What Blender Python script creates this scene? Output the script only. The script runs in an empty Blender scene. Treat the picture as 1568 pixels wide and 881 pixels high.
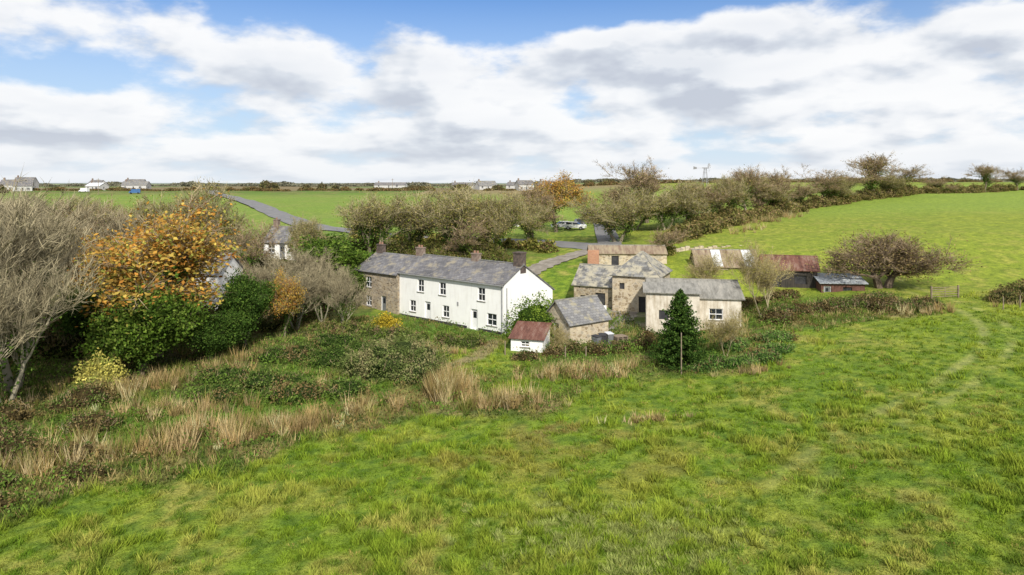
import bpy, math, random, numpy as np
from mathutils import Vector, Quaternion
rng=np.random.default_rng(11)
scene=bpy.context.scene
# ---------------------------------------------------------------- noise
def hash2(ix,iy,s):
    n=(ix*374761393+iy*668265263+s*144269504)&0xffffffff
    n=((n^(n>>13))*1274126177)&0xffffffff
    return ((n^(n>>16))&0xffff)/65535.0
def vnoise(x,y,s=0):
    x=np.asarray(x,float);y=np.asarray(y,float)
    ix=np.floor(x).astype(np.int64);iy=np.floor(y).astype(np.int64)
    fx=x-ix;fy=y-iy;fx=fx*fx*(3-2*fx);fy=fy*fy*(3-2*fy)
    a=hash2(ix,iy,s);b=hash2(ix+1,iy,s);c=hash2(ix,iy+1,s);d=hash2(ix+1,iy+1,s)
    return (a*(1-fx)+b*fx)*(1-fy)+(c*(1-fx)+d*fx)*fy
def fbm(x,y,s=0,o=4):
    t=0;a=.5;w=0
    for i in range(o):
        t=t+a*vnoise(x*2**i+17.3*i,y*2**i-9.1*i,s+i);w+=a;a*=.5
    return t/w
def sstep(a,b,x):
    t=np.clip((x-a)/(b-a),0,1);return t*t*(3-2*t)
# ---------------------------------------------------------------- terrain
_k=np.array([(-200,.0),(78,0),(84,.9),(92,3.0),(100,3.9),(120,4.8),(150,5.4),(200,7),(250,8),(400,10.5),(800,12),(7000,12)])
_ty=np.arange(-200,7001,1.0);_tz=np.interp(_ty,_k[:,0],_k[:,1])
_g=np.exp(-.5*(np.arange(-12,13)/4.0)**2);_g/=_g.sum()
_tz=np.convolve(np.pad(_tz,12,mode='edge'),_g,mode='valid')
def H(x,y):
    x=np.asarray(x,float);y=np.asarray(y,float)
    z=np.interp(y,_ty,_tz)
    q=np.log1p(np.exp(np.clip((x-12)/4,-30,30)))*4
    z=z+5*(1-np.exp(-q/45))
    z=z+(fbm(x*.06,y*.06,5,3)-.5)*.8*sstep(20,60,np.abs(y-66)+np.abs(x)*.3)
    z=z+(fbm(x*.5,y*.5,9,3)-.5)*.25*(y<130)
    return z
def h1(x,y): return float(H(np.array([x]),np.array([y]))[0])
def polydist(x,y,pts):
    d=np.full(np.shape(x),1e9)
    for (ax,ay),(bx,by) in zip(pts[:-1],pts[1:]):
        vx,vy=bx-ax,by-ay;t=np.clip(((x-ax)*vx+(y-ay)*vy)/(vx*vx+vy*vy),0,1)
        d=np.minimum(d,np.hypot(x-ax-t*vx,y-ay-t*vy))
    return d
def smooth(pts,n=12):
    P=[np.array(p,float) for p in pts];P=[2*P[0]-P[1]]+P+[2*P[-1]-P[-2]];o=[]
    for i in range(1,len(P)-2):
        for k in range(n):
            t=k/n;a,b,c,d=P[i-1:i+3]
            o.append(tuple(.5*((2*b)+(-a+c)*t+(2*a-5*b+4*c-d)*t*t+(-a+3*b-3*c+d)*t**3)))
    o.append(tuple(P[-2]));return o
yb_pts=np.array([(-80,16),(-40,22),(-22.8,30.4),(-19.2,33.7),(-14.3,36.9),(-12,40),(-6,43.5),(1.9,43.8),(5,48),(8,50),(13.4,50.6),(19,53),(23,60),(30,64),(41,66),(45,90),(60,200)])
def rough(x,y):
    yb=np.interp(x,yb_pts[:,0],yb_pts[:,1])+(fbm(x*.35,y*.35,31,3)-.5)*5
    m=sstep(-1.2,1.2,y-yb)*(1-sstep(74,80,y)*(x>-16))
    lawn=np.exp(-(((x+2.2)/4.6)**2+((y-58)/5.5)**2)**2)
    lawn2=np.exp(-(((x-13)/9)**2+((y-50.5)/2.2)**2)**2)*.6
    lawn3=np.exp(-(((x-1)/5)**2+((y-50)/2.4)**2)**2)*.9
    return m*(1-lawn)*(1-lawn2)*(1-lawn3)
TRK=smooth([(46,96),(45.5,82),(45,70),(43,61.5),(37.5,53),(28.5,44.8),(21,39.5),(15.6,35),(11.8,31),(7.7,25.5),(4,18)])
DIRT=smooth([(-6.5,54),(-4.3,57),(-2.6,60),(-1.6,64)])
def lerp(a,b,t): return a+(b-a)*t[...,None]
def C3(*c): return np.array(c,float)
def trackmask(x,y):
    d0=polydist(x,y,TRK);d=np.abs(d0-.95)
    return (1-sstep(.1,.6,d))*(y<92)*(.15+.85*sstep(.38,.66,fbm(x*.45,y*.45,88,3)))*(.45+.55*sstep(34,52,y))
def gcol(x,y):
    n1=fbm(x*.12,y*.12,1,4);n2=fbm(x*.6,y*.6,2,3);n3=fbm(x*2.2,y*2.2,3,2);n4=fbm(x*.05,y*.05,77,3)
    g=lerp(C3(.140,.215,.019),C3(.225,.272,.036),sstep(.3,.7,n1*.5+n2*.5))
    g=lerp(g,C3(.29,.26,.08),.6*sstep(.46,.68,n2)*sstep(.38,.62,n4))
    g=lerp(g,C3(.07,.135,.012),.8*sstep(.48,.70,n3))
    p=np.exp(-(((x-3)/4)**2+((y-41)/2.0)**2));g=lerp(g,C3(.2,.14,.06),.75*p*sstep(.4,.6,n2))
    p=np.exp(-(((x+4)/9)**2+((y-37)/3.0)**2));g=lerp(g,C3(.20,.15,.045),.5*p*sstep(.4,.65,n2))
    p=np.exp(-(((x-9)/9)**2+((y-36)/4.0)**2));g=lerp(g,C3(.21,.17,.045),.4*p*sstep(.4,.65,n2))
    g=lerp(g,C3(.24,.28,.032),.5*sstep(50,85,y)*(x>20))
    r=rough(x,y)
    rc=lerp(C3(.08,.11,.028),C3(.23,.19,.085),sstep(.38,.68,n2))
    rc=lerp(rc,C3(.09,.165,.022),sstep(.42,.58,n1))
    g=lerp(g,rc,r*.9)
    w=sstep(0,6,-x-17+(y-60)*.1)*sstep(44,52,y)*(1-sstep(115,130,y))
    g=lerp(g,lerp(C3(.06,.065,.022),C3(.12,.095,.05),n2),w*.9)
    wb=sstep(98,104,y)*(1-sstep(110,116,y))*(1-sstep(0,8,x))
    g=lerp(g,C3(.10,.13,.035),wb*.7)
    g=lerp(g,C3(.32,.32,.13),.5*trackmask(x,y))
    d=polydist(x,y,DIRT);g=lerp(g,C3(.26,.20,.13),.75*(1-sstep(.5,1.1,d)))
    yd=np.exp(-(((x-12.3)/3.0)**2+((y-74)/6)**2)**2);g=lerp(g,C3(.25,.24,.2),.7*yd*sstep(.3,.5,n2))
    f=hash2(np.floor(x/140+.3*np.sin(y/200)).astype(np.int64),np.floor(y/170).astype(np.int64),8)
    fc=np.where((f>.6)[...,None],C3(.20,.15,.09),np.where((f>.35)[...,None],C3(.18,.24,.06),C3(.15,.18,.07)))
    g=lerp(g,fc,sstep(395,400,y)*.9)
    br=sstep(290,295,y)*(1-sstep(400,404,y))*(x>-48)*(x<70);g=lerp(g,C3(.24,.18,.11),br*.85)
    g=lerp(g,C3(.19,.28,.04),.7*sstep(120,150,y)*(1-sstep(280,380,y)))
    hz=sstep(500,2500,y);g=lerp(g,C3(.24,.29,.33),hz*.8)  # distance haze painted into the far ground colour as a blue-grey shift
    return g
# ---------------------------------------------------------------- materials
MATS={}
def newmat(name,rough=.8):
    m=bpy.data.materials.new(name);m.use_nodes=True;nt=m.node_tree;nt.nodes.clear()
    o=nt.nodes.new('ShaderNodeOutputMaterial');b=nt.nodes.new('ShaderNodeBsdfPrincipled')
    b.inputs['Roughness'].default_value=rough
    b.inputs['Specular IOR Level'].default_value=.25
    nt.links.new(b.outputs[0],o.inputs[0]);MATS[name]=m
    return m,nt,b,o
def N(nt,t,**k):
    n=nt.nodes.new(t)
    for a,v in k.items(): setattr(n,a,v)
    return n
def noise(nt,vec,scale,detail=4,rough=.6):
    n=nt.nodes.new('ShaderNodeTexNoise');n.inputs['Scale'].default_value=scale;n.inputs['Detail'].default_value=detail;n.inputs['Roughness'].default_value=rough
    if vec: nt.links.new(vec,n.inputs['Vector'])
    return n.outputs[0]
def ramp(nt,fac,stops):
    r=nt.nodes.new('ShaderNodeValToRGB');e=r.color_ramp.elements
    while len(e)<len(stops): e.new(.5)
    for i,(p,c) in enumerate(stops):
        e[i].position=p;e[i].color=(*c,1) if len(c)==3 else c
    nt.links.new(fac,r.inputs[0]);return r.outputs[0]
def mix(nt,fac,a,b,mode='MIX'):
    m=nt.nodes.new('ShaderNodeMix');m.data_type='RGBA';m.blend_type=mode
    for s,v in ((0,fac),(6,a),(7,b)):
        if hasattr(v,'links'): nt.links.new(v,m.inputs[s])
        elif isinstance(v,(int,float)): m.inputs[s].default_value=v
        else: m.inputs[s].default_value=(*v,1)
    return m.outputs[2]
def bump(nt,b,hgt,st,dist):
    n=nt.nodes.new('ShaderNodeBump');n.inputs['Strength'].default_value=st;n.inputs['Distance'].default_value=dist
    nt.links.new(hgt,n.inputs['Height']);nt.links.new(n.outputs[0],b.inputs['Normal'])
def uvn(nt,sx=1,sy=1):
    u=nt.nodes.new('ShaderNodeUVMap');u.uv_map='UVMap'
    mp=nt.nodes.new('ShaderNodeMapping');mp.inputs['Scale'].default_value=(sx,sy,1)
    nt.links.new(u.outputs[0],mp.inputs[0]);return mp.outputs[0]
def simple(name,c1,c2,scale=1.5,rough=.8,stops=(.35,.7),sx=1,sy=1,bs=0):
    m,nt,b,o=newmat(name,rough);v=uvn(nt,sx,sy);n=noise(nt,v,scale,5)
    nt.links.new(ramp(nt,n,[(stops[0],c1),(stops[1],c2)]),b.inputs[0])
    return m
def attrmat(name,trans=0):
    m,nt,b,o=newmat(name);a=nt.nodes.new('ShaderNodeAttribute');a.attribute_name='Col'
    nt.nodes.remove(b);d=nt.nodes.new('ShaderNodeBsdfDiffuse');nt.links.new(a.outputs[0],d.inputs[0])
    if trans:
        t=nt.nodes.new('ShaderNodeBsdfTranslucent');nt.links.new(a.outputs[0],t.inputs[0])
        x=nt.nodes.new('ShaderNodeMixShader');x.inputs[0].default_value=trans
        nt.links.new(d.outputs[0],x.inputs[1]);nt.links.new(t.outputs[0],x.inputs[2]);nt.links.new(x.outputs[0],o.inputs[0])
    else: nt.links.new(d.outputs[0],o.inputs[0])
attrmat('leaf',.22);attrmat('bark');attrmat('blade',.3)
m,nt,b,o=newmat('ground_grass',.95)
a=nt.nodes.new('ShaderNodeAttribute');a.attribute_name='Col'
g=nt.nodes.new('ShaderNodeNewGeometry')
n1=noise(nt,g.outputs['Position'],1.3,5,.7);n2=noise(nt,g.outputs['Position'],7,3,.7)
c=mix(nt,1.0,a.outputs[0],ramp(nt,n1,[(.3,(.55,.62,.55)),(.7,(1.4,1.32,1.3))]),'MULTIPLY')
c=mix(nt,1.0,c,ramp(nt,n2,[(.3,(.64,.68,.6)),(.7,(1.32,1.27,1.2))]),'MULTIPLY')
nt.links.new(c,b.inputs[0]);bump(nt,b,n2,.7,.12)
m,nt,b,o=newmat('white_render',.7);v=uvn(nt)
st=noise(nt,uvn(nt,2.2,.35),1.2,5);n=noise(nt,v,.7,5)
c=mix(nt,.5,ramp(nt,n,[(.3,(.74,.74,.72)),(.6,(.85,.85,.83))]),ramp(nt,st,[(.3,(.70,.68,.64)),(.5,(.85,.85,.83))]))
nt.links.new(c,b.inputs[0])
def stone(name,cols,mort,sc=3.2):
    m,nt,b,o=newmat(name,.9);v=uvn(nt,1,1.5)
    vo=N(nt,'ShaderNodeTexVoronoi');vo.inputs['Scale'].default_value=sc;nt.links.new(v,vo.inputs['Vector'])
    ve=N(nt,'ShaderNodeTexVoronoi',feature='DISTANCE_TO_EDGE');ve.inputs['Scale'].default_value=sc;nt.links.new(v,ve.inputs['Vector'])
    s=nt.nodes.new('ShaderNodeSeparateColor');nt.links.new(vo.outputs['Color'],s.inputs[0])
    c=ramp(nt,s.outputs[0],[(i/(len(cols)-1),k) for i,k in enumerate(cols)])
    big=noise(nt,v,.5,4);c=mix(nt,1.0,c,ramp(nt,big,[(.3,(.7,.7,.7)),(.7,(1.2,1.2,1.15))]),'MULTIPLY')
    c=mix(nt,ramp(nt,ve.outputs[0],[(.02,(1,1,1)),(.09,(0,0,0))]),c,mort)
    nt.links.new(c,b.inputs[0]);bump(nt,b,ve.outputs[0],.5,.05)
stone('stone_rubble',[(.14,.11,.08),(.28,.22,.15),(.38,.31,.22),(.22,.19,.16),(.46,.39,.3)],(.40,.34,.26))
stone('stone_pale',[(.26,.20,.13),(.44,.36,.25),(.56,.48,.35),(.34,.3,.24)],(.50,.43,.33),2.6)
m,nt,b,o=newmat('patch_render',.8);v=uvn(nt)
c=mix(nt,1.0,ramp(nt,noise(nt,v,.6,6,.7),[(.35,(.44,.39,.31)),(.5,(.60,.55,.46)),(.65,(.68,.64,.56))]),ramp(nt,noise(nt,uvn(nt,2,.3),1.5,4),[(.35,(.72,.68,.62)),(.55,(1,1,1))]),'MULTIPLY');nt.links.new(c,b.inputs[0])
def slate(name,c1,c2,mo,lich,amt,w=.3,hh=.22):
    m,nt,b,o=newmat(name,.6);v=uvn(nt)
    br=N(nt,'ShaderNodeTexBrick');br.inputs['Scale'].default_value=1;br.inputs['Brick Width'].default_value=w;br.inputs['Row Height'].default_value=hh
    br.inputs['Mortar Size'].default_value=.012;br.inputs['Color1'].default_value=(*c1,1);br.inputs['Color2'].default_value=(*c2,1);br.inputs['Mortar'].default_value=(*mo,1)
    nt.links.new(v,br.inputs['Vector'])
    n=noise(nt,v,.9,6,.7);n2=noise(nt,v,.25,3)
    c=mix(nt,1.0,br.outputs[0],ramp(nt,n2,[(.3,(.72,.72,.72)),(.7,(1.25,1.25,1.25))]),'MULTIPLY')
    c=mix(nt,ramp(nt,n,[(1-amt-.06,(0,0,0)),(1-amt+.06,(1,1,1))]),c,lich)
    nt.links.new(c,b.inputs[0]);bump(nt,b,br.outputs['Fac'],.4,.02)
slate('slate',(.115,.112,.12),(.20,.195,.20),(.05,.05,.05),(.27,.24,.18),.43,.4,.3)
slate('slate_old',(.09,.09,.09),(.26,.255,.24),(.03,.03,.03),(.36,.33,.25),.49,.6,.4)
slate('slate_grey',(.15,.15,.155),(.25,.245,.24),(.07,.07,.07),(.30,.27,.18),.42,.4,.28)
slate('brick',(.40,.12,.05),(.5,.2,.09),(.4,.35,.28),(.35,.2,.12),.35,.23,.08)
def corr(name,c1,c2,c3):
    m,nt,b,o=newmat(name,.65);n=noise(nt,uvn(nt,1.2,.25),1.5,6,.7)
    nt.links.new(ramp(nt,n,[(.35,c1),(.5,c2),(.68,c3)]),b.inputs[0])
    w=N(nt,'ShaderNodeTexWave',bands_direction='X');w.inputs['Scale'].default_value=2.2;nt.links.new(uvn(nt),w.inputs[0]);bump(nt,b,w.outputs[0],.6,.04)
corr('rust_sheet',(.075,.035,.028),(.16,.07,.05),(.27,.19,.15))
corr('rust_lichen',(.15,.09,.06),(.26,.2,.14),(.38,.32,.2))
corr('cement_sheet',(.15,.14,.12),(.26,.25,.22),(.38,.355,.31))
corr('pale_sheet',(.5,.52,.55),(.62,.64,.66),(.7,.7,.7))
corr('bluegrey_sheet',(.25,.28,.31),(.36,.39,.41),(.46,.46,.45))
simple('black_timber',(.03,.027,.024),(.07,.06,.05),2,.8,sx=4,sy=.3)
simple('red_wood',(.09,.045,.035),(.17,.08,.06),2,.7,sx=4,sy=.4)
simple('white_paint',(.72,.72,.72),(.8,.8,.8),2,.5)
simple('dull_white',(.42,.42,.41),(.55,.55,.53),2,.8)
simple('plinth',(.03,.03,.035),(.06,.06,.06),2,.8)
simple('chimney_dark',(.06,.05,.045),(.16,.12,.1),3,.9)
simple('chimney_brick',(.16,.11,.09),(.30,.25,.2),3,.9)
simple('terracotta',(.26,.14,.10),(.32,.2,.14),3,.8)
simple('door_grey',(.12,.13,.14),(.2,.2,.2),2,.6)
simple('wood_post',(.18,.14,.1),(.3,.24,.18),3,.9)
simple('car_white',(.75,.75,.76),(.8,.8,.8),1,.25)
simple('car_blue',(.05,.12,.28),(.06,.15,.33),1,.3)
simple('car_dark',(.03,.03,.035),(.05,.05,.055),1,.3)
simple('tyre',(.015,.015,.015),(.03,.03,.03),3,.9)
simple('steel',(.25,.25,.26),(.38,.38,.38),3,.5)
simple('asphalt',(.15,.15,.155),(.22,.215,.21),1.2,.9,sx=.4,sy=.4)
simple('gravel',(.17,.15,.12),(.32,.29,.25),1.0,.95,sx=.8,sy=.8)
m,nt,b,o=newmat('glass',.08);b.inputs[0].default_value=(.02,.025,.03,1);b.inputs['Specular IOR Level'].default_value=.6
# ---------------------------------------------------------------- mesh tools
def mesh(name,V,Q=None,T=None,C=None,mats=(),mi=None,smooth=False,uv=False):
    me=bpy.data.meshes.new(name)
    Q=np.zeros((0,4),np.int32) if Q is None else np.asarray(Q,np.int32);T=np.zeros((0,3),np.int32) if T is None else np.asarray(T,np.int32)
    V=np.asarray(V,np.float32)
    me.vertices.add(len(V));me.vertices.foreach_set('co',V.ravel())
    lo=np.concatenate([Q.ravel(),T.ravel()]);me.loops.add(len(lo));me.loops.foreach_set('vertex_index',lo)
    me.polygons.add(len(Q)+len(T))
    st=np.concatenate([np.arange(len(Q))*4,len(Q)*4+np.arange(len(T))*3]).astype(np.int32)
    me.polygons.foreach_set('loop_start',st)
    for k in mats: me.materials.append(MATS[k])
    if mi is not None: me.polygons.foreach_set('material_index',np.asarray(mi,np.int32))
    me.polygons.foreach_set('use_smooth',np.full(len(Q)+len(T),smooth))
    me.update(calc_edges=True)
    if C is not None:
        at=me.attributes.new('Col','FLOAT_COLOR','POINT');c=np.ones((len(V),4),np.float32);c[:,:3]=C;at.data.foreach_set('color',c.ravel())
    if uv:
        l=me.uv_layers.new(name='UVMap');l.data.foreach_set('uv',V[lo][:,:2].astype(np.float32).ravel())
    return me
def obj(name,me,loc=(0,0,0),rot=0,sc=(1,1,1),parent=None):
    o=bpy.data.objects.new(name,me);scene.collection.objects.link(o);o.location=loc;o.rotation_euler=(0,0,rot);o.scale=sc
    if parent: o.parent=parent
    return o
def nrm(a): return a/np.maximum(np.linalg.norm(a,axis=-1,keepdims=True),1e-9)
class Geo:
    def __init__(s): s.V=[];s.Q=[];s.T=[];s.C=[];s.mq=[];s.mt=[];s.n=0
    def add(s,V,Q=None,T=None,C=None,m=0):
        s.V.append(V);s.C.append(C)
        if Q is not None and len(Q): s.Q.append(Q+s.n);s.mq.append(np.full(len(Q),m))
        if T is not None and len(T): s.T.append(T+s.n);s.mt.append(np.full(len(T),m))
        s.n+=len(V)
    def leaves(s,P,size,col,m=1):
        n=len(P);a=nrm(rng.normal(size=(n,3)));r=rng.normal(size=(n,3))
        b=nrm(np.cross(a,r));size=np.asarray(size).reshape(-1,1)
        V=np.stack([P-a*size,P+b*size*.6,P+a*size,P-b*size*.6],1).reshape(-1,3)
        s.add(V,Q=np.arange(n*4).reshape(n,4),C=np.repeat(col,4,axis=0),m=m)
    def tubes(s,p0,p1,r0,r1,col,k=3,m=0):
        n=len(p0);d=nrm(p1-p0);ref=np.where(np.abs(d[:,2:3])>.9,np.array([[1.,0,0]]),np.array([[0,0,1.]]))
        u=nrm(np.cross(d,ref));w=np.cross(d,u);A=np.arange(k)*2*math.pi/k
        ring=u[:,None,:]*np.cos(A)[None,:,None]+w[:,None,:]*np.sin(A)[None,:,None]
        V=np.concatenate([p0[:,None]+ring*r0[:,None,None],p1[:,None]+ring*r1[:,None,None]],1).reshape(-1,3)
        i=np.arange(n)[:,None]*2*k;j=np.arange(k)[None];j2=(j+1)%k
        Q=np.stack([i+j,i+j2,i+k+j2,i+k+j],-1).reshape(-1,4)
        s.add(V,Q=Q,C=np.repeat(col,2*k,axis=0),m=m)
    def twigs(s,p,d,L,r,col,m=0):
        n=len(p);sd=nrm(np.cross(d,rng.normal(size=(n,3))));L=L[:,None];mid=p+d*L*.55+rng.normal(size=(n,3))*L*.06
        r=np.broadcast_to(r,(n,))[:,None]
        V=np.stack([p-sd*r,p+sd*r,mid+sd*r*.7,mid-sd*r*.7,p+d*L],1).reshape(-1,3)
        i=np.arange(n)*5
        s.add(V,Q=np.stack([i,i+1,i+2,i+3],-1),T=np.stack([i+3,i+2,i+4],-1),C=np.repeat(col,5,axis=0),m=m)
    def blades(s,x,y,z,h,w,col,lean=.35,m=0,rootdark=.6,cx=None,cy=None):
        n=len(x);th=rng.uniform(0,6.283,n);px=np.cos(th)*w/2;py=np.sin(th)*w/2
        ph=rng.uniform(0,6.283,n) if cx is None else np.arctan2(y-cy,x-cx)+rng.normal(size=n)*.5
        lx=np.cos(ph)*h*lean*rng.uniform(.2,1,n);ly=np.sin(ph)*h*lean*rng.uniform(.2,1,n)
        V=np.stack([np.stack([x-px,y-py,z],-1),np.stack([x+px,y+py,z],-1),np.stack([x+lx,y+ly,z+h],-1)],1).reshape(-1,3)
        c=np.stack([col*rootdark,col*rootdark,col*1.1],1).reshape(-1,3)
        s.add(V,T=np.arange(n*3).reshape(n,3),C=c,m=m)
    def build(s,name,mats,smooth=False):
        V=np.concatenate(s.V);C=np.concatenate(s.C);Q=np.concatenate(s.Q) if s.Q else None;T=np.concatenate(s.T) if s.T else None
        mi=np.concatenate(s.mq+s.mt);return mesh(name,V,Q,T,C,mats,mi,smooth)
PK=1.4
def pick(pal,n,key=None,k=None):
    pal=np.array(pal,float)
    i=rng.integers(0,len(pal),n) if key is None else np.clip((key*len(pal)+rng.normal(size=n)*.45).astype(int),0,len(pal)-1)
    return np.minimum(pal[i]*rng.uniform(.6,1.3,(n,1))*(PK if k is None else k)*np.array([1.05,1.0,.84]),.75)
# ---------------------------------------------------------------- trees
def skel(seed,nch,ratio,tilt,up,L0,r0,multi=1):
    R=random.Random(seed);S=[];tips=[];lv_max=len(nch)
    def grow(p,d,L,r,lv):
        n=4 if lv<2 else (3 if lv<lv_max else 2);pts=[p];q=p;dd=d
        for i in range(n):
            j=Vector((R.gauss(0,1),R.gauss(0,1),R.gauss(0,1)))*(.08 if lv==0 else .2)
            dd=(dd+j+Vector((0,0,up*.12))).normalized();q2=q+dd*(L/n)
            S.append((q,q2,r*(1-.5*i/n),r*(1-.5*(i+1)/n),lv));q=q2;pts.append(q)
        if lv==lv_max: tips.append((pts[1],dd,L));tips.append((q,dd,L));return
        for k in range(nch[lv]):
            t=1.0 if k==0 else R.uniform(.3 if lv else .45,1);f=t*n;i=min(int(f),n-1);pos=pts[i].lerp(pts[i+1],f-i)
            pr=dd.orthogonal().normalized();az=R.uniform(0,6.283)
            pr.rotate(Quaternion(dd,az))
            tl=R.uniform(tilt[0],tilt[1])*(.6 if k==0 else 1);nd=(dd*math.cos(tl)+pr*math.sin(tl)).normalized()
            if nd.z<-.15: nd.z*=-.3
            grow(pos,nd.normalized(),L*ratio*R.uniform(.7,1.2),r*(1-.5*t)*.72,lv+1)
    for k in range(multi):
        a=k*6.283/multi+R.uniform(-.5,.5);sp=.0 if multi==1 else .42
        grow(Vector((math.cos(a)*sp*.4,math.sin(a)*sp*.4,0)),Vector((math.cos(a)*sp,math.sin(a)*sp,1)).normalized(),L0,r0,0)
    return S,tips
def tree_mesh(name,seed,nch=(5,5,4,3),ratio=.72,tilt=(.35,.95),up=.8,L0=3.2,r0=.26,multi=1,bark=(.24,.2,.15),twc=(.3,.25,.18),ntw=9,twl=.75,twr=.011,nl=0,ls=.12,lp=None,ivy=0,lspread=.45,rmin=.014,keep=1.0):
    S,tips=skel(seed,nch,ratio,tilt,up,L0,r0,multi)
    g=Geo();p0=np.array([s[0] for s in S]);p1=np.array([s[1] for s in S]);ra=np.array([s[2] for s in S]);rb=np.array([s[3] for s in S]);lv=np.array([s[4] for s in S])
    p0[(lv==0)&(p0[:,2]<.01),2]-=.6
    bc=np.array(bark)[None]*rng.uniform(.6,1.25,(len(S),1));bc=bc+(np.array(twc)[None]-bc)*(lv/5.0)[:,None]
    ra=np.maximum(ra,rmin);rb=np.maximum(rb,rmin*.85)
    k=lv<=1;g.tubes(p0[k],p1[k],ra[k],rb[k],bc[k],6);k=~k;g.tubes(p0[k],p1[k],ra[k],rb[k],bc[k],3)
    tp=np.array([t[0] for t in tips]);td=np.array([t[1] for t in tips]);n=len(tp)
    P=np.repeat(tp,ntw,0)+rng.normal(size=(n*ntw,3))*.06;D=nrm(np.repeat(td,ntw,0)+rng.normal(size=(n*ntw,3))*.55+np.array([0,0,.25]))
    g.twigs(P,D,rng.uniform(.45,1.2,n*ntw)*twl,twr,np.repeat(np.array(twc)[None]*rng.uniform(.55,1.3,(n,1)),ntw,0)*rng.uniform(.8,1.2,(n*ntw,1)))
    if nl:
        kp=rng.uniform(0,1,n)<keep;tq=tp[kp];n2=len(tq)
        m_=n2*nl;c=np.repeat(tq,nl,0);key=np.repeat(rng.uniform(0,1,n2),nl)
        LP=c+rng.normal(size=(m_,3))*lspread*np.array([1,1,.8]);g.leaves(LP,rng.uniform(.6,1.2,m_)*ls,pick(lp,m_,key))
    if ivy:
        kk=np.where((lv<=2))[0];idx=rng.choice(kk,ivy,p=(ra[kk]/ra[kk].sum()));t=rng.uniform(0,1,(ivy,1))
        LP=p0[idx]*(1-t)+p1[idx]*t;LP=LP+rng.normal(size=(ivy,3))*.28
        zmax=np.percentile(p1[:,2],62);kp=LP[:,2]<zmax;g.leaves(LP[kp],rng.uniform(.07,.15,kp.sum()),pick([(.035,.07,.014),(.055,.11,.02),(.085,.14,.03)],kp.sum()))
    V=np.concatenate(g.V);zt=np.percentile(V[:,2],99.5);w=(np.percentile(V[:,0],98.5)-np.percentile(V[:,0],1.5)+np.percentile(V[:,1],98.5)-np.percentile(V[:,1],1.5))/2
    for i in range(len(g.V)): g.V[i]=g.V[i]/np.array([w,w,zt])
    return g.build(name,['bark','leaf'])
OR=[(.29,.14,.035),(.35,.205,.05),(.34,.26,.07),(.25,.17,.05),(.19,.20,.05)]
OL=[(.11,.12,.03),(.17,.17,.05),(.22,.19,.07),(.13,.16,.04)]
DG=[(.025,.055,.012),(.045,.09,.018),(.07,.12,.025),(.04,.075,.02)]
BG=[(.05,.09,.015),(.08,.14,.022),(.045,.085,.018),(.11,.16,.035)]
BR=[(.22,.16,.08),(.16,.12,.06),(.26,.20,.11)]
K={}
K['bare']=[tree_mesh('bare%d'%i,100+i,nch=(5,5,4,2),multi=3,L0=3.8,r0=.21,tilt=(.2,.65),ratio=.74,up=1.1,bark=(.26,.235,.17),twc=(.30,.26,.165),ntw=7,twl=1.0,twr=.016,rmin=.022,ivy=1500 if i%2 else 3200) for i in range(4)]
K['brown']=[tree_mesh('brown%d'%i,200+i,nch=(5,5,4,2),L0=3.6,bark=(.24,.20,.14),twc=(.31,.235,.15),ntw=9,twl=.9,twr=.015,nl=5,ls=.09,lp=BR+OL,ivy=1500,rmin=.022) for i in range(3)]
K['olive']=[tree_mesh('olive%d'%i,300+i,nch=(5,5,4,2),multi=2,L0=3.1,bark=(.25,.22,.15),twc=(.32,.28,.16),ntw=9,twl=.9,twr=.014,nl=13,ls=.08,lp=OL+[(.27,.23,.12)],ivy=2400,rmin=.022) for i in range(4)]
K['orange']=[tree_mesh('orange%d'%i,400+i,bark=(.25,.21,.15),twc=(.30,.23,.15),ntw=6,nl=28,ls=.105,lp=OR,ivy=1400,lspread=.42,rmin=.02,keep=.78) for i in range(2)]
K['green']=[tree_mesh('green%d'%i,500+i,nch=(5,5,4,2),multi=2,L0=2.4,up=1.0,twc=(.12,.12,.06),ntw=3,nl=44,ls=.14,lp=BG,ivy=4500,lspread=.42,keep=.85) for i in range(2)]
K['dark']=[tree_mesh('dark%d'%i,600+i,nch=(5,5,4,2),multi=3,L0=2.6,up=1.4,tilt=(.3,.7),twc=(.1,.1,.05),ntw=3,nl=38,ls=.14,lp=DG,ivy=6000,lspread=.5) for i in range(2)]
K['thorn']=[tree_mesh('thorn%d'%i,700+i,nch=(7,5,4,3),L0=2.0,multi=2,tilt=(.5,1.1),up=.45,bark=(.17,.13,.10),twc=(.25,.19,.125),ntw=6,twl=.65,nl=5,ls=.07,lp=[(.16,.12,.07),(.13,.12,.05),(.20,.16,.08)],rmin=.018) for i in range(1)]
K['pale']=[tree_mesh('pale%d'%i,800+i,multi=2,L0=3.8,r0=.12,tilt=(.25,.65),up=1.0,bark=(.33,.29,.18),twc=(.37,.31,.17),ntw=7,nl=7,ls=.07,lp=[(.30,.26,.10),(.24,.23,.08)],ivy=0) for i in range(2)]
cnt={}
def tree(kind,name,x,y,h,w,rot=None,v=None):
    c=cnt.get(kind,0);cnt[kind]=c+1;L=K[kind]
    r=(c*2.4+x*.37)%6.28 if rot is None else rot
    return obj(name,L[(c if v is None else v)%len(L)],(x,y,h1(x,y)-.1),r,(w*1.04,w*1.04,h))
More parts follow.
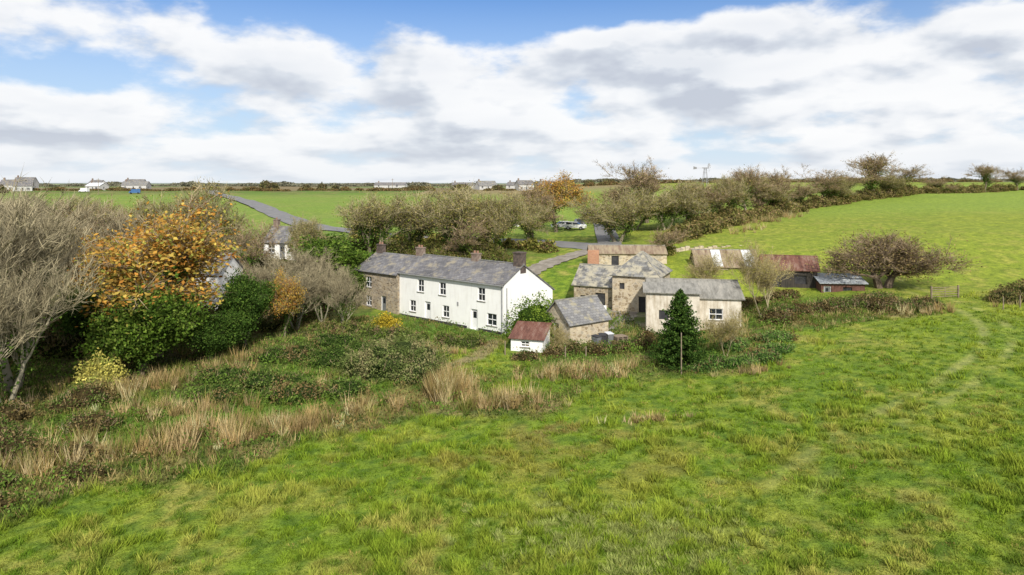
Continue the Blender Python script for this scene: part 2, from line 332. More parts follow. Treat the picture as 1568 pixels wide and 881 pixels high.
# ---------------------------------------------------------------- bushes / hedges
def bush(name,parts,pal,leaf=.1,dens=55,core=True,twig=0,twc=(.32,.25,.15)):
    g=Geo()
    for (x,y,rx,ry,hh) in parts:
        n=int(dens*.9*(rx*ry*3.1+(rx+ry)*hh*2.2)*(.1/leaf)**1.3)
        ph=rng.uniform(0,6.283,n);cz=rng.uniform(0,1,n);sr=np.sqrt(1-cz**2)
        s_=int(rng.integers(0,99));lump=.5+.85*fbm(np.cos(ph)*sr*2.6+9,np.sin(ph)*sr*2.6+cz*2.1,s_,3)
        rr=lump*rng.uniform(.82,1.08,n)
        X=x+np.cos(ph)*sr*rx*rr;Y=y+np.sin(ph)*sr*ry*rr;Z=H(X,Y)+cz*hh*rr
        key=fbm(X*.8,Y*.8+Z,s_+5,3);key=np.clip((key-.25)*2,0,1)
        g.leaves(np.stack([X,Y,Z],-1),rng.uniform(.6,1.25,n)*leaf,pick(pal,n,key),m=1)
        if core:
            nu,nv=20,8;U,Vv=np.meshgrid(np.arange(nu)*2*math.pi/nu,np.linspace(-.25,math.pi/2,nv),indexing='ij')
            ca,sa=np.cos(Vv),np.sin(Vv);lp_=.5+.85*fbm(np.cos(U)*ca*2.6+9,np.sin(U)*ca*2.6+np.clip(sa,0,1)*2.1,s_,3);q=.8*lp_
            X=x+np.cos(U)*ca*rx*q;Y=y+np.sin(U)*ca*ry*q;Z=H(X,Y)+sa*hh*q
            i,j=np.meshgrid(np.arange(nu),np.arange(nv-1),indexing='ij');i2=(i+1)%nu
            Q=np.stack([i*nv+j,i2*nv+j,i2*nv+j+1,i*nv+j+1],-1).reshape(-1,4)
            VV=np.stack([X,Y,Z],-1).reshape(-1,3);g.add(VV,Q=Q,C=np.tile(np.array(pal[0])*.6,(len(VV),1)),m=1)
        if twig:
            n=int(twig*rx*ry*3);a=rng.uniform(0,6.283,n);r=np.sqrt(rng.uniform(0,1,n))*.85;X=x+np.cos(a)*r*rx;Y=y+np.sin(a)*r*ry
            Z=H(X,Y)+hh*.6*np.sqrt(1-r*r);D=nrm(rng.normal(size=(n,3))*.5+np.array([0,0,1]))
            g.twigs(np.stack([X,Y,Z],-1),D,rng.uniform(.3,.9,n)*max(.6,hh*.5),.014,np.array(twc)*rng.uniform(.7,1.3,(n,1)),m=0)
    return obj(name,g.build(name,['bark','leaf']))
def hedge(name,pts,width,height,pal,leaf=.12,dens=60,twig=6,twc=(.30,.235,.15)):
    parts=[];P=smooth(pts,8);acc=0
    for (ax,ay),(bx,by) in zip(P[:-1],P[1:]):
        L=math.hypot(bx-ax,by-ay);acc+=L
        if acc>=width*.45:
            acc=0;k=random.uniform(.7,1.35);parts.append((bx+random.uniform(-.2,.2)*width,by+random.uniform(-.2,.2)*width,width*.62*k,width*.62*k,height*random.uniform(.7,1.3)*(k*.5+.5)))
    return bush(name,parts,pal,leaf,dens,True,twig,twc)
random.seed(4)
# ---------------------------------------------------------------- ground sheet
def geosp(a,b,st,gr):
    o=[a];s=st
    while o[-1]<b: s*=gr;o.append(o[-1]+s)
    return o
xp=list(np.arange(0,62,.36));xp=xp+geosp(xp[-1],5000,.36,1.045)[1:];xs=np.array([-v for v in xp[:0:-1]]+xp)
ys=list(np.arange(-30,20,2.0))+list(np.arange(20,104,.33));ys=np.array(ys+geosp(ys[-1],6500,.33,1.03)[1:])
X,Y=np.meshgrid(xs,ys,indexing='ij');Z=H(X,Y);nx,ny=X.shape
i,j=np.meshgrid(np.arange(nx-1),np.arange(ny-1),indexing='ij');Q=np.stack([i*ny+j,(i+1)*ny+j,(i+1)*ny+j+1,i*ny+j+1],-1).reshape(-1,4)
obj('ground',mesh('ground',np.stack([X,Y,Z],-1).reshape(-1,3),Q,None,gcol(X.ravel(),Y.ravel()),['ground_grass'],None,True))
def ribbon(name,pts,w,mat,lift=.03,n=14):
    P=smooth(pts,n);V=[]
    for k,p in enumerate(P):
        a=P[max(k-1,0)];b=P[min(k+1,len(P)-1)];dx,dy=b[0]-a[0],b[1]-a[1];L=math.hypot(dx,dy);nxx,nyy=-dy/L,dx/L
        for t in (-1,-.5,0,.5,1):
            ww=w*.5*(1+.12*math.sin(k*1.7)) if abs(t)==1 and mat=='gravel' else w*.5
            V.append((p[0]+nxx*t*ww,p[1]+nyy*t*ww))
    V=np.array(V);z=H(V[:,0],V[:,1])+lift;z=z+.10*(V[:,1]>110)+.2*(V[:,1]>200)
    Q=[(k*5+c,k*5+c+1,k*5+c+6,k*5+c+5) for k in range(len(P)-1) for c in range(4)]
    return obj(name,mesh(name,np.column_stack([V,z]),np.array(Q)[:,::-1],None,None,[mat],None,True,uv=True))
ribbon('country_road',[(-190,430),(-153,350),(-112,276),(-78,212),(-56,170),(-36,140),(-12,124),(4,116),(15,108)],6.0,'asphalt',.06)
ribbon('lane',[(20,176),(20,162),(19.5,148),(17.5,128),(16.2,114),(15,104)],3.8,'asphalt',.09)
ribbon('farm_track',[(15.2,108),(11.6,104.5),(6.2,98),(2.3,92),(1,88)],3.0,'gravel',.13)
ribbon('yard_track',[(7.5,68.5),(10,70.5),(12.4,75),(12.5,81)],2.6,'gravel',.03)
# ---------------------------------------------------------------- building kit
class B:
    def __init__(s): s.d={}
    def poly(s,k,pts): v,f=s.d.setdefault(k,([],[]));i=len(v);v.extend(pts);f.append(list(range(i,i+len(pts))))
    def hexa(s,k,a):
        for f in ((0,3,2,1),(4,5,6,7),(0,1,5,4),(1,2,6,5),(2,3,7,6),(3,0,4,7)): s.poly(k,[a[i] for i in f])
    def box(s,k,x0,x1,y0,y1,z0,z1): s.hexa(k,[(x0,y0,z0),(x1,y0,z0),(x1,y1,z0),(x0,y1,z0),(x0,y0,z1),(x1,y0,z1),(x1,y1,z1),(x0,y1,z1)])
    def slab(s,k,pts,t=.1):
        a,b,c=[Vector(p) for p in pts[:3]];n=(b-a).cross(c-a).normalized()*t;lo=[tuple(p) for p in pts];hi=[tuple(Vector(p)+n) for p in pts]
        s.poly(k,hi);s.poly(k,lo[::-1]);m_=len(pts)
        for i in range(m_): j=(i+1)%m_;s.poly(k,[lo[i],lo[j],hi[j],hi[i]])
    def wall(s,k,a,c,z0,z1,ops=(),dep=.16,frame='frames|white_paint'):
        ax,ay=a;L=math.hypot(c[0]-ax,c[1]-ay);dx,dy=(c[0]-ax)/L,(c[1]-ay)/L;nx_,ny_=dy,-dx
        P=lambda q,z,o=0:(ax+dx*q+nx_*o,ay+dy*q+ny_*o,z)
        def ob(k2,s0,s1,a0,a1,o0,o1): s.hexa(k2,[P(s0,a0,o1),P(s1,a0,o1),P(s1,a0,o0),P(s0,a0,o0),P(s0,a1,o1),P(s1,a1,o1),P(s1,a1,o0),P(s0,a1,o0)])
        S=sorted({0,L,*[o[0] for o in ops],*[o[1] for o in ops]});Zs=sorted({z0,z1,*[o[2] for o in ops],*[o[3] for o in ops]})
        for s0,s1 in zip(S[:-1],S[1:]):
            for q0,q1 in zip(Zs[:-1],Zs[1:]):
                ms,mz=(s0+s1)/2,(q0+q1)/2
                if any(o[0]<ms<o[1] and o[2]<mz<o[3] for o in ops): continue
                s.poly(k,[P(s0,q0),P(s1,q0),P(s1,q1),P(s0,q1)])
        for o in ops:
            s0,s1,q0,q1,kd=o[:5]
            for e in ([(s0,q0),(s0,q1)],[(s0,q1),(s1,q1)],[(s1,q1),(s1,q0)],[(s1,q0),(s0,q0)]):
                s.poly(k,[P(*e[0]),P(*e[1]),P(*e[1],-dep),P(*e[0],-dep)])
            if kd=='dark': s.poly('openings|plinth',[P(s0,q0,-dep),P(s1,q0,-dep),P(s1,q1,-dep),P(s0,q1,-dep)]);continue
            if kd=='door':
                s.poly('door|'+(o[5] if len(o)>5 else 'white_paint'),[P(s0,q0,-dep),P(s1,q0,-dep),P(s1,q1,-dep),P(s0,q1,-dep)])
                ob(frame,s0,s0+.07,q0,q1,-dep+.01,-dep+.07);ob(frame,s1-.07,s1,q0,q1,-dep+.01,-dep+.07);ob(frame,s0+.07,s1-.07,q1-.08,q1,-dep+.01,-dep+.07)
                ob('glazing|glass',s0+.25,s1-.25,q0+(q1-q0)*.55,q1-.25,-dep+.005,-dep+.02);continue
            s.poly('glazing|glass',[P(s0,q0,-dep),P(s1,q0,-dep),P(s1,q1,-dep),P(s0,q1,-dep)])
            f=.07;ob(frame,s0,s0+f,q0,q1,-dep+.01,-dep+.08);ob(frame,s1-f,s1,q0,q1,-dep+.01,-dep+.08)
            ob(frame,s0+f,s1-f,q0,q0+f,-dep+.01,-dep+.08);ob(frame,s0+f,s1-f,q1-f,q1,-dep+.01,-dep+.08)
            mz=(q0+q1)/2;ob(frame,s0+f,s1-f,mz-.035,mz+.035,-dep+.02,-dep+.09)
            ms=(s0+s1)/2;ob(frame,ms-.018,ms+.018,q0+f,mz-.035,-dep+.015,-dep+.06);ob(frame,ms-.018,ms+.018,mz+.035,q1-f,-dep+.015,-dep+.06)
            ob('sills|cement_sheet',s0-.08,s1+.08,q0-.09,q0-.002,-dep+.02,.07)
    def finish(s,name,x,y,z,deg):
        e=bpy.data.objects.new(name,None);scene.collection.objects.link(e);e.location=(x,y,z);e.rotation_euler=(0,0,math.radians(deg));e.empty_display_size=.5
        for k,(v,f) in s.d.items():
            part,mt=k.split('|');me=bpy.data.meshes.new(part);me.from_pydata(v,[],f);me.materials.append(MATS[mt]);l=me.uv_layers.new(name='UVMap')
            for p in me.polygons:
                n=p.normal;u=Vector((0,0,1)).cross(n)
                u=Vector((1,0,0)) if u.length<.05 else u.normalized();w=n.cross(u)
                for li in p.loop_indices:
                    c=me.vertices[me.loops[li].vertex_index].co;l.data[li].uv=(c.dot(u),c.dot(w))
            o=bpy.data.objects.new(part,me);scene.collection.objects.link(o);o.parent=e
        return e
    def prism(s,k,x,y,r,z0,z1,n=8,r2=None):
        r2=r if r2 is None else r2
        A=[i*2*math.pi/n for i in range(n)]
        lo=[(x+r*math.cos(a),y+r*math.sin(a),z0) for a in A];hi=[(x+r2*math.cos(a),y+r2*math.sin(a),z1) for a in A]
        for i in range(n): j=(i+1)%n;s.poly(k,[lo[i],lo[j],hi[j],hi[i]])
        s.poly(k,hi)
    def chimney(s,x,y,w,d,z0,z1,mt,pots=2):
        s.box('chimney|'+mt,x-w/2,x+w/2,y-d/2,y+d/2,z0,z1);s.box('chimney_cap|'+mt,x-w/2-.06,x+w/2+.06,y-d/2-.06,y+d/2+.06,z1+.002,z1+.13)
        for i in range(pots):
            px=x+(i-(pots-1)/2)*.45
            s.prism('chimney_pots|terracotta',px,y,.12,z1+.1,z1+.38,8)
    def gable_bldg(s,L,W,ez,rz,wm,rm,ops=(),opsR=(),opsL=(),x0=0,y0=0,ov=.25,zb=-1.2,gm=None):
        wk='walls|'+wm;rk='roof|'+rm;x1=x0+L;y1=y0+W;ym=(y0+y1)/2;gk='walls|'+wm if gm is None else 'gable_walls|'+gm
        s.wall(wk,(x0,y0),(x1,y0),zb,ez,ops);s.wall(gk,(x1,y0),(x1,y1),zb,ez,opsR);s.wall(wk,(x1,y1),(x0,y1),zb,ez);s.wall(gk,(x0,y1),(x0,y0),zb,ez,opsL)
        s.poly(gk,[(x1,y0,ez),(x1,y1,ez),(x1,ym,rz)]);s.poly(gk,[(x0,y1,ez),(x0,y0,ez),(x0,ym,rz)])
        sl=(rz-ez)/(W/2);e=.2
        s.slab(rk,[(x0-ov,y0-e,ez-sl*e),(x1+ov,y0-e,ez-sl*e),(x1+ov,ym,rz),(x0-ov,ym,rz)],.1)
        s.slab(rk,[(x1+ov,y1+e,ez-sl*e),(x0-ov,y1+e,ez-sl*e),(x0-ov,ym,rz),(x1+ov,ym,rz)],.1)
        s.box('ridge|'+('cement_sheet' if 'sheet' not in rm else rm),x0-ov-.01,x1+ov+.01,ym-.12,ym+.12,rz+.05,rz+.15)
# farmhouse
b=B();R='white_render'
ops=[]
L=15.5
def ff(s,w,z0,z1,k,*e): ops.append((L-s-w/2,L-s+w/2,z0,z1,k,*e))
ff(3.0,1.0,3.05,4.4,'sash');ff(8.6,1.0,3.05,4.4,'sash');ff(12.0,1.0,3.05,4.4,'sash')
ff(1.6,1.3,.75,1.95,'sash');ff(4.0,.95,.1,2.1,'door','white_paint');ff(8.1,1.0,.75,2.0,'sash');ff(10.9,.95,.1,2.1,'door','white_paint');ff(13.3,1.0,.75,2.0,'sash')
b.wall('walls|'+R,(-L,0),(0,0),-1,5.0,ops)
b.wall('walls|'+R,(0,0),(0,8),-1,3.6,[(1.9,2.5,.4,.9,'dark')])
b.poly('walls|'+R,[(0,0,3.6),(0,8,3.6),(0,3,6.6),(0,0,5.0)])
b.poly('walls|'+R,[(-L,8,-1),(-L,0,-1),(-L,0,5),(-L,3,6.6),(-L,8,3.6)]);b.wall('walls|'+R,(0,8),(-L,8),-1,3.6)
b.box('plinth|plinth',-L+.02,-5,-.03,-.003,-1,.28);b.box('plinth|plinth',-3.4,.02,-.03,-.003,-1,.28)
b.slab('roof|slate',[(-L,-.25,4.87),(.12,-.25,4.87),(.12,3,6.6),(-L,3,6.6)],.11)
b.slab('roof|slate',[(.12,8.25,3.45),(-L,8.25,3.45),(-L,3,6.6),(.12,3,6.6)],.11)
b.box('ridge|slate_grey',-L,.13,2.87,3.13,6.63,6.78)
b.box('gutter|steel',-L,.12,-.38,-.26,4.84,4.93);b.box('downpipe|steel',-.25,-.16,-.1,-.012,0,4.85);b.box('downpipe|steel',.012,.09,.35,.43,0,4.6)
b.box('wall_box|steel',-6.4,-6.2,-.06,-.004,2.2,2.6)
sops=[(1.9,2.9,2.75,4.0,'sash'),(1.9,2.9,.6,1.8,'sash'),(4.6,5.5,.1,2.0,'door','door_grey')]
b.wall('stone_walls|stone_rubble',(-23,-.3),(-L-.003,-.3),-1,4.65,sops)
b.poly('stone_walls|stone_rubble',[(-L-.003,-.3,-1),(-L-.003,.05,-1),(-L-.003,.05,4.65),(-L-.003,-.3,4.65)])
b.poly('stone_walls|stone_rubble',[(-23,6.4,-1),(-23,-.3,-1),(-23,-.3,4.65),(-23,3,6.42),(-23,6.4,4.6)])
b.slab('stone_house_roof|slate',[(-23.2,-.55,4.5),(-L-.02,-.55,4.5),(-L-.02,3,6.42),(-23.2,3,6.42)],.11)
b.slab('stone_house_roof|slate',[(-L-.02,6.6,4.5),(-23.2,6.6,4.5),(-23.2,3,6.42),(-L-.02,3,6.42)],.11)
b.chimney(-.45,3,.95,.9,5.8,7.8,'chimney_dark',0);b.chimney(-6.5,3,.9,.6,6.2,7.3,'chimney_brick',2);b.chimney(-15.3,3,1.0,.6,6,7.4,'chimney_brick',2);b.chimney(-22.4,3,1.0,.6,5.8,7.35,'chimney_dark',2)
b.finish('white_farmhouse',-.8,67,0,-40)
# small rusty-roof shed
b=B();b.wall('walls|white_render',(0,0),(2.9,0),-.6,1.25,[(.9,1.7,.5,1.0,'sash')]);b.wall('walls|white_render',(2.9,0),(2.9,2.8),-.6,1.25)
b.poly('walls|white_render',[(2.9,0,1.25),(2.9,2.8,1.25),(2.9,2.8,2.05)]);b.poly('walls|white_render',[(0,2.8,1.25),(0,0,1.25),(0,2.8,2.05)])
b.wall('walls|white_render',(2.9,2.8),(0,2.8),-.6,2.05);b.wall('walls|white_render',(0,2.8),(0,0),-.6,1.25)
b.slab('roof|rust_sheet',[(-.2,-.25,1.2),(3.1,-.25,1.2),(3.1,2.95,2.12),(-.2,2.95,2.12)],.05)
b.finish('rusty_roof_shed',-.1,60.6,0,-16)
# stone outhouse
b=B();b.gable_bldg(4.8,3.8,2.1,3.9,'stone_pale','slate_grey',opsL=[(1.4,2.2,.2,1.9,'door','door_grey')]);b.finish('stone_outhouse',5.3,62.2,0,36)
# stone barn
b=B();b.gable_bldg(5.2,6,3.0,5.0,'stone_rubble','slate_old',ops=[(2.6,3.8,-.2,2.2,'dark'),(.8,1.4,1.2,1.8,'dark')])
x0,x1,y0,y1,ez,pz=5.0,10.2,-1.2,5.4,4.6,7.0
b.wall('tower_walls|stone_pale',(x0,y0),(x1,y0),-1.2,ez,[(3.0,4.3,-.2,2.3,'dark'),(.8,1.4,3,3.7,'dark')]);b.wall('tower_walls|stone_pale',(x1,y0),(x1,y1),-1.2,ez,[(3,3.8,1,2,'dark')]);b.wall('tower_walls|stone_pale',(x1,y1),(x0,y1),-1.2,ez);b.wall('tower_walls|stone_pale',(x0,y1),(x0,y0),-1.2,ez)
o_=.25;xm=(x0+x1)/2;a1=(xm,y0+3.0,pz);a2=(xm,y1-3.0,pz);c=[(x0-o_,y0-o_,ez-.15),(x1+o_,y0-o_,ez-.15),(x1+o_,y1+o_,ez-.15),(x0-o_,y1+o_,ez-.15)]
b.slab('hip_roof|slate_old',[c[0],c[1],a1],.1);b.slab('hip_roof|slate_old',[c[1],c[2],a2,a1],.1);b.slab('hip_roof|slate_old',[c[2],c[3],a2],.1);b.slab('hip_roof|slate_old',[c[3],c[0],a1,a2],.1)
b.finish('stone_barn',7.3,80.5,0,-24)
# rendered outbuilding with shallow roof
b=B();b.gable_bldg(8.6,9.5,3.45,4.55,'patch_render','cement_sheet',ops=[(1.0,2.0,-.3,1.9,'dark'),(5.6,6.9,1.4,2.5,'sash')],opsR=[(1.6,2.5,1.0,2.6,'sash'),(4.2,5.0,.8,2.4,'sash')],ov=.35,zb=-1.5)
b.wall('front_block_walls|patch_render',(-.4,-1.2),(4.6,-1.2),-1.5,4.1,[(1.2,2.1,1.5,2.4,'dark')]);b.wall('front_block_walls|patch_render',(4.6,-1.2),(4.6,-.003),-1.5,4.1);b.wall('front_block_walls|patch_render',(-.4,2.5),(-.4,-1.2),-1.5,4.1)
b.slab('front_block_roof|cement_sheet',[(-.7,-1.5,4.05),(4.8,-1.5,4.05),(4.8,2.6,4.5),(-.7,2.6,4.5)],.07)
b.finish('rendered_outbuilding',13.6,67.2,.3,-10)
# long rusty roofed barn
b=B();b.gable_bldg(8.0,5.5,1.3,3.2,'stone_rubble','rust_lichen',ov=.2,zb=-2);sl=1.9/2.75
for xa,xb in ((2.2,3.4),(6.2,7.6)): b.slab('pale_roof_sheets|pale_sheet',[(xa,-.1,1.3-.1*sl+.12),(xb,-.1,1.3-.1*sl+.12),(xb,2.7,3.2-.05*sl+.12),(xa,2.7,3.2-.05*sl+.12)],.04)
b.finish('long_barn',24.2,89.5,2.7,-6)
b=B();b.gable_bldg(6.0,5,2.5,3.9,'black_timber','rust_sheet',ops=[(1,1.9,.2,2.1,'dark'),(3.5,4.8,.9,1.9,'dark')],ov=.3);b.finish('black_timber_barn',30.2,82,2.1,-16)
b=B();b.wall('walls|red_wood',(0,0),(4.8,0),-1,1.6,[(.3,1.1,-.1,1.3,'door','door_grey'),(2.4,3.4,.5,1.2,'dark')]);b.wall('walls|red_wood',(4.8,0),(4.8,2.6),-1,1.6);b.wall('walls|red_wood',(0,2.6),(0,0),-1,1.6);b.wall('walls|red_wood',(4.8,2.6),(0,2.6),-1,2.1)
b.slab('roof|bluegrey_sheet',[(-.25,-.3,1.6),(5.1,-.3,1.6),(5.1,2.8,2.4),(-.25,2.8,2.4)],.06);b.finish('weathered_timber_shed',35.6,78.6,1.8,-6)
b=B();b.gable_bldg(10.5,4,2.0,2.9,'stone_pale','rust_lichen',ops=[(3,4,.2,1.7,'dark')],ov=.1,gm='brick');b.box('brick_pier|brick',-.25,1.3,-.25,-.003,-1,2.5);b.finish('brick_ended_shed',10.6,93.5,3.3,-3)
b=B();b.box('wall|white_render',0,5.5,0,.35,-.5,1.7);b.finish('white_garden_wall',4.6,73.4,.2,-10)
b=B()
for i in range(26): b.box('stones|stone_pale',i*.7,i*.7+.66,-.02*(i%3),.4,-.8,1.0+.18*math.sin(i*2.1))
b.finish('stone_field_wall',22.5,99,4.6,8)
def house(name,x,y,L,W,ez,rz,wm,rm,deg,chim=True,z=None,ops=None):
    b=B();ops=ops if ops is not None else [(L*.12,L*.12+1.2,.9,2.1,'sash'),(L*.45,L*.45+1,.05,2.05,'door','door_grey'),(L*.7,L*.7+1.6,.9,2.1,'sash')]
    b.gable_bldg(L,W,ez,rz,wm,rm,ops=ops,opsR=[(W*.4,W*.4+1.2,.9,2.1,'sash')])
    if chim: b.chimney(L*.1,W/2,.8,.6,rz-.4,rz+1.0,'chimney_brick',1)
    return b.finish(name,x,y,h1(x,y) if z is None else z,deg)
house('woodland_cottage',-36.4,100,5.6,5,2.4,4.5,'white_render','slate',-14,z=3.9)
house('white_cottage',-40.5,77,8,5,3.0,5.0,'white_render','slate_grey',-10,z=1.8)
house('roadside_cottage',-.5,152,5,5,3.4,5.0,'white_render','slate',-20)
for (x,y,l,w,ez,rz,d,rm) in [(-39,440,14,8,2.4,4.4,-8,'slate'),(-20,420,12,8,2.4,5.4,25,'slate_grey'),(-4,460,14,8,2.4,4.6,-20,'slate'),(4,385,9,7,3.4,5.8,20,'slate'),(14,388,8,7,2.8,5.2,-30,'slate'),(-105,520,24,8,2.2,4.2,-5,'slate'),(-232,405,14,8,2.8,5.0,8,'slate_grey'),(-250,400,10,7,2.6,4.4,-15,'pale_sheet'),(-292,388,12,8,3.4,6.4,10,'slate'),(-307,380,12,8,4.2,7.4,-12,'slate_grey'),(-285,500,14,8,3,6.5,0,'slate'),(-278,380,9,7,3,5.6,30,'slate'),(-262,420,10,7,2.8,5.6,-20,'slate'),(-300,410,11,7,4,7.5,5,'slate')]:
    house('bungalow',x,y,l,w,ez,rz,'dull_white',rm,d)
# ---------------------------------------------------------------- cars
def car(name,x,y,deg,paint):
    b=B();P='body|'+paint
    pr=[(-2.1,.35),(-2.15,.8),(-1.95,1.0),(-1.15,1.05),(1.55,1.05),(2.0,.95),(2.1,.6),(2.05,.35)]
    hw=.86
    for sgn in (-1,1):
        pts=[(px,sgn*hw,pz) for px,pz in pr];b.poly(P,pts if sgn<0 else pts[::-1])
    for (p,q) in zip(pr,pr[1:]+pr[:1]): b.poly(P,[(p[0],-hw,p[1]),(p[0],hw,p[1]),(q[0],hw,q[1]),(q[0],-hw,q[1])][::-1])
    lo=[(-1.1,-.8),(1.85,-.8),(1.85,.8),(-1.1,.8)];hi=[(-.35,-.62),(1.35,-.62),(1.35,.62),(-.35,.62)]
    for i in range(4): j=(i+1)%4;b.poly('windows|glass',[(*lo[i],1.03),(*lo[j],1.03),(*hi[j],1.46),(*hi[i],1.46)])
    b.slab('roof|'+paint,[(-.42,-.66,1.45),(1.42,-.66,1.45),(1.42,.66,1.45),(-.42,.66,1.45)],.05)
    for sgn in (-1,1): b.hexa('pillar|'+paint,[(.4,sgn*.8-.015,1.04),(.5,sgn*.8-.015,1.04),(.5,sgn*.8+.015,1.04),(.4,sgn*.8+.015,1.04),(.4,sgn*.635-.015,1.46),(.5,sgn*.635-.015,1.46),(.5,sgn*.635+.015,1.46),(.4,sgn*.635+.015,1.46)])
    for wx in (-1.35,1.3):
        for sgn in (-1,1):
            A=[i*math.pi/7 for i in range(14)];f=[(wx+.33*math.cos(t),sgn*.9,.33+.33*math.sin(t)) for t in A];g_=[(p[0],sgn*.68,p[2]) for p in f]
            b.poly('wheels|tyre',f if sgn<0 else f[::-1])
            for i in range(14): j=(i+1)%14;b.poly('wheels|tyre',[f[i],g_[i],g_[j],f[j]])
            h_=[(wx+.18*math.cos(t),sgn*.905,.33+.18*math.sin(t)) for t in A];b.poly('hubs|steel',h_ if sgn<0 else h_[::-1])
    b.box('lights|pale_sheet',-2.16,-2.1,-.75,-.45,.68,.82);b.box('lights|pale_sheet',-2.16,-2.1,.45,.75,.68,.82)
    return b.finish(name,x,y,h1(x,y)+.1,deg)
car('parked_car',10.3,141,15,'car_white');car('parked_car',12.8,138,160,'car_white');car('parked_car',14.2,144,95,'car_dark')
def van(x,y,deg,paint):
    b=B();P='body|'+paint;b.box(P,-1.4,2.6,-1,1,.45,2.3);b.hexa(P,[(-2.5,-1,.45),(-1.4,-1,.45),(-1.4,1,.45),(-2.5,1,.45),(-2.2,-.95,1.2),(-1.4,-1,1.25),(-1.4,1,1.25),(-2.2,.95,1.2)])
    b.hexa('windscreen|glass',[(-2.15,-.9,1.22),(-1.41,-.92,1.26),(-1.41,.92,1.26),(-2.15,.9,1.22),(-1.6,-.8,2.1),(-1.41,-.85,2.15),(-1.41,.85,2.15),(-1.6,.8,2.1)])
    for wx in (-1.6,1.7):
        for sg in (-1,1):
            A=[i*math.pi/7 for i in range(14)];f=[(wx+.38*math.cos(t),sg*1.03,.38+.38*math.sin(t)) for t in A];b.poly('wheels|tyre',f if sg<0 else f[::-1])
    return b.finish('parked_van',x,y,h1(x,y),deg)
van(-188,340,20,'car_blue');van(-232,370,-10,'car_white')
# wind pump
b=B()
for (sx,sy) in ((-1,-1),(1,-1),(1,1),(-1,1)):
    b.hexa('tower|steel',[(sx*1.2-.05,sy*1.2-.05,0),(sx*1.2+.05,sy*1.2-.05,0),(sx*1.2+.05,sy*1.2+.05,0),(sx*1.2-.05,sy*1.2+.05,0),(sx*.2-.04,sy*.2-.04,11),(sx*.2+.04,sy*.2-.04,11),(sx*.2+.04,sy*.2+.04,11),(sx*.2-.04,sy*.2+.04,11)])
for z in (2,4,6,8,10):
    r=1.2-z/11;b.box('braces|steel',-r,r,-r-.03,-r+.03,z,z+.06);b.box('braces|steel',-r,r,r-.03,r+.03,z,z+.06);b.box('braces|steel',-r-.03,-r+.03,-r+.05,r-.05,z,z+.06);b.box('braces|steel',r-.03,r+.03,-r+.05,r-.05,z,z+.06)
b.box('head|steel',-.12,.12,-.9,.6,11,11.2)
for i in range(12):
    a=i*math.pi/6;ca,sa=math.cos(a),math.sin(a);c2,s2=math.cos(a+.16),math.sin(a+.16)
    b.poly('wheel|steel',[(ca*.4,-.95,11.1+sa*.4),(ca*1.1,-.95,11.1+sa*1.1),(c2*1.1,-.88,11.1+s2*1.1),(c2*.4,-.9,11.1+s2*.4)])
b.box('tail|steel',-.03,.03,.6,2.0,11.08,11.13);b.poly('tail|steel',[(0,1.9,10.9),(0,2.7,10.8),(0,2.7,11.5),(0,1.9,11.3)])
b.finish('wind_pump',43,152,h1(43,152)-.6,55)
def post(name,x,y,hh,r=.06,cross=False):
    b=B();b.prism('pole|wood_post',0,0,r,-.3,hh,7,r*.8)
    if cross: b.box('crossarm|wood_post',-.9,.9,-.06,.06,hh-.8,hh-.65)
    b.finish(name,x,y,h1(x,y),20)
post('wooden_post',12.9,52.0,3.2,.05);post('utility_pole',-200,330,8,.14,True);post('utility_pole',-70,400,7,.13,True)
for p in ((47.5,66),(49.5,66.5),(4.5,57.5),(6.2,57.2),(-.6,59.2)): post('fence_post',*p,1.2,.06)
b=B()
for zz in (.25,.5,.75,1.0,1.2): b.box('rails|wood_post',0,3.2,-.025,.025,zz,zz+.05)
b.box('end_posts|wood_post',-.14,-.02,-.07,.07,-.3,1.4);b.box('end_posts|wood_post',3.22,3.34,-.07,.07,-.3,1.4);b.box('upright|wood_post',1.57,1.63,-.045,-.027,.25,1.24)
b.finish('farm_gate',44.3,72,h1(45.5,72),12)
b=B()
for k in range(5):
    z=k*.15
    for q in range(6): b.box('boards|wood_post',0,1.2,q*.19,q*.19+.12,z+.10,z+.125)
    for q in (0,.52,1.04): b.box('blocks|wood_post',q,q+.12,.02,1.05,z,z+.097)
b.finish('pallet_stack',9.6,62.0,h1(9.9,62.4)-.02,25)
for i,(x,y) in enumerate(((8.2,62.0),(8.9,62.6),(7.6,61.5))):
    b=B();b.hexa('bin|door_grey' if i else 'bin|plinth',[(-.24,-.28,.05),(.24,-.28,.05),(.24,.28,.05),(-.24,.28,.05),(-.3,-.36,1.0),(.3,-.36,1.0),(.3,.36,1.0),(-.3,.36,1.0)]);b.slab('lid|pale_sheet' if i==1 else 'lid|plinth',[(-.32,-.4,1.0),(.32,-.4,1.0),(.32,.38,1.06),(-.32,.38,1.06)],.05);b.prism('wheels|tyre',0,.3,.1,0,.2,8);b.finish('wheelie_bin',x,y,h1(x,y)-.02,20*i)
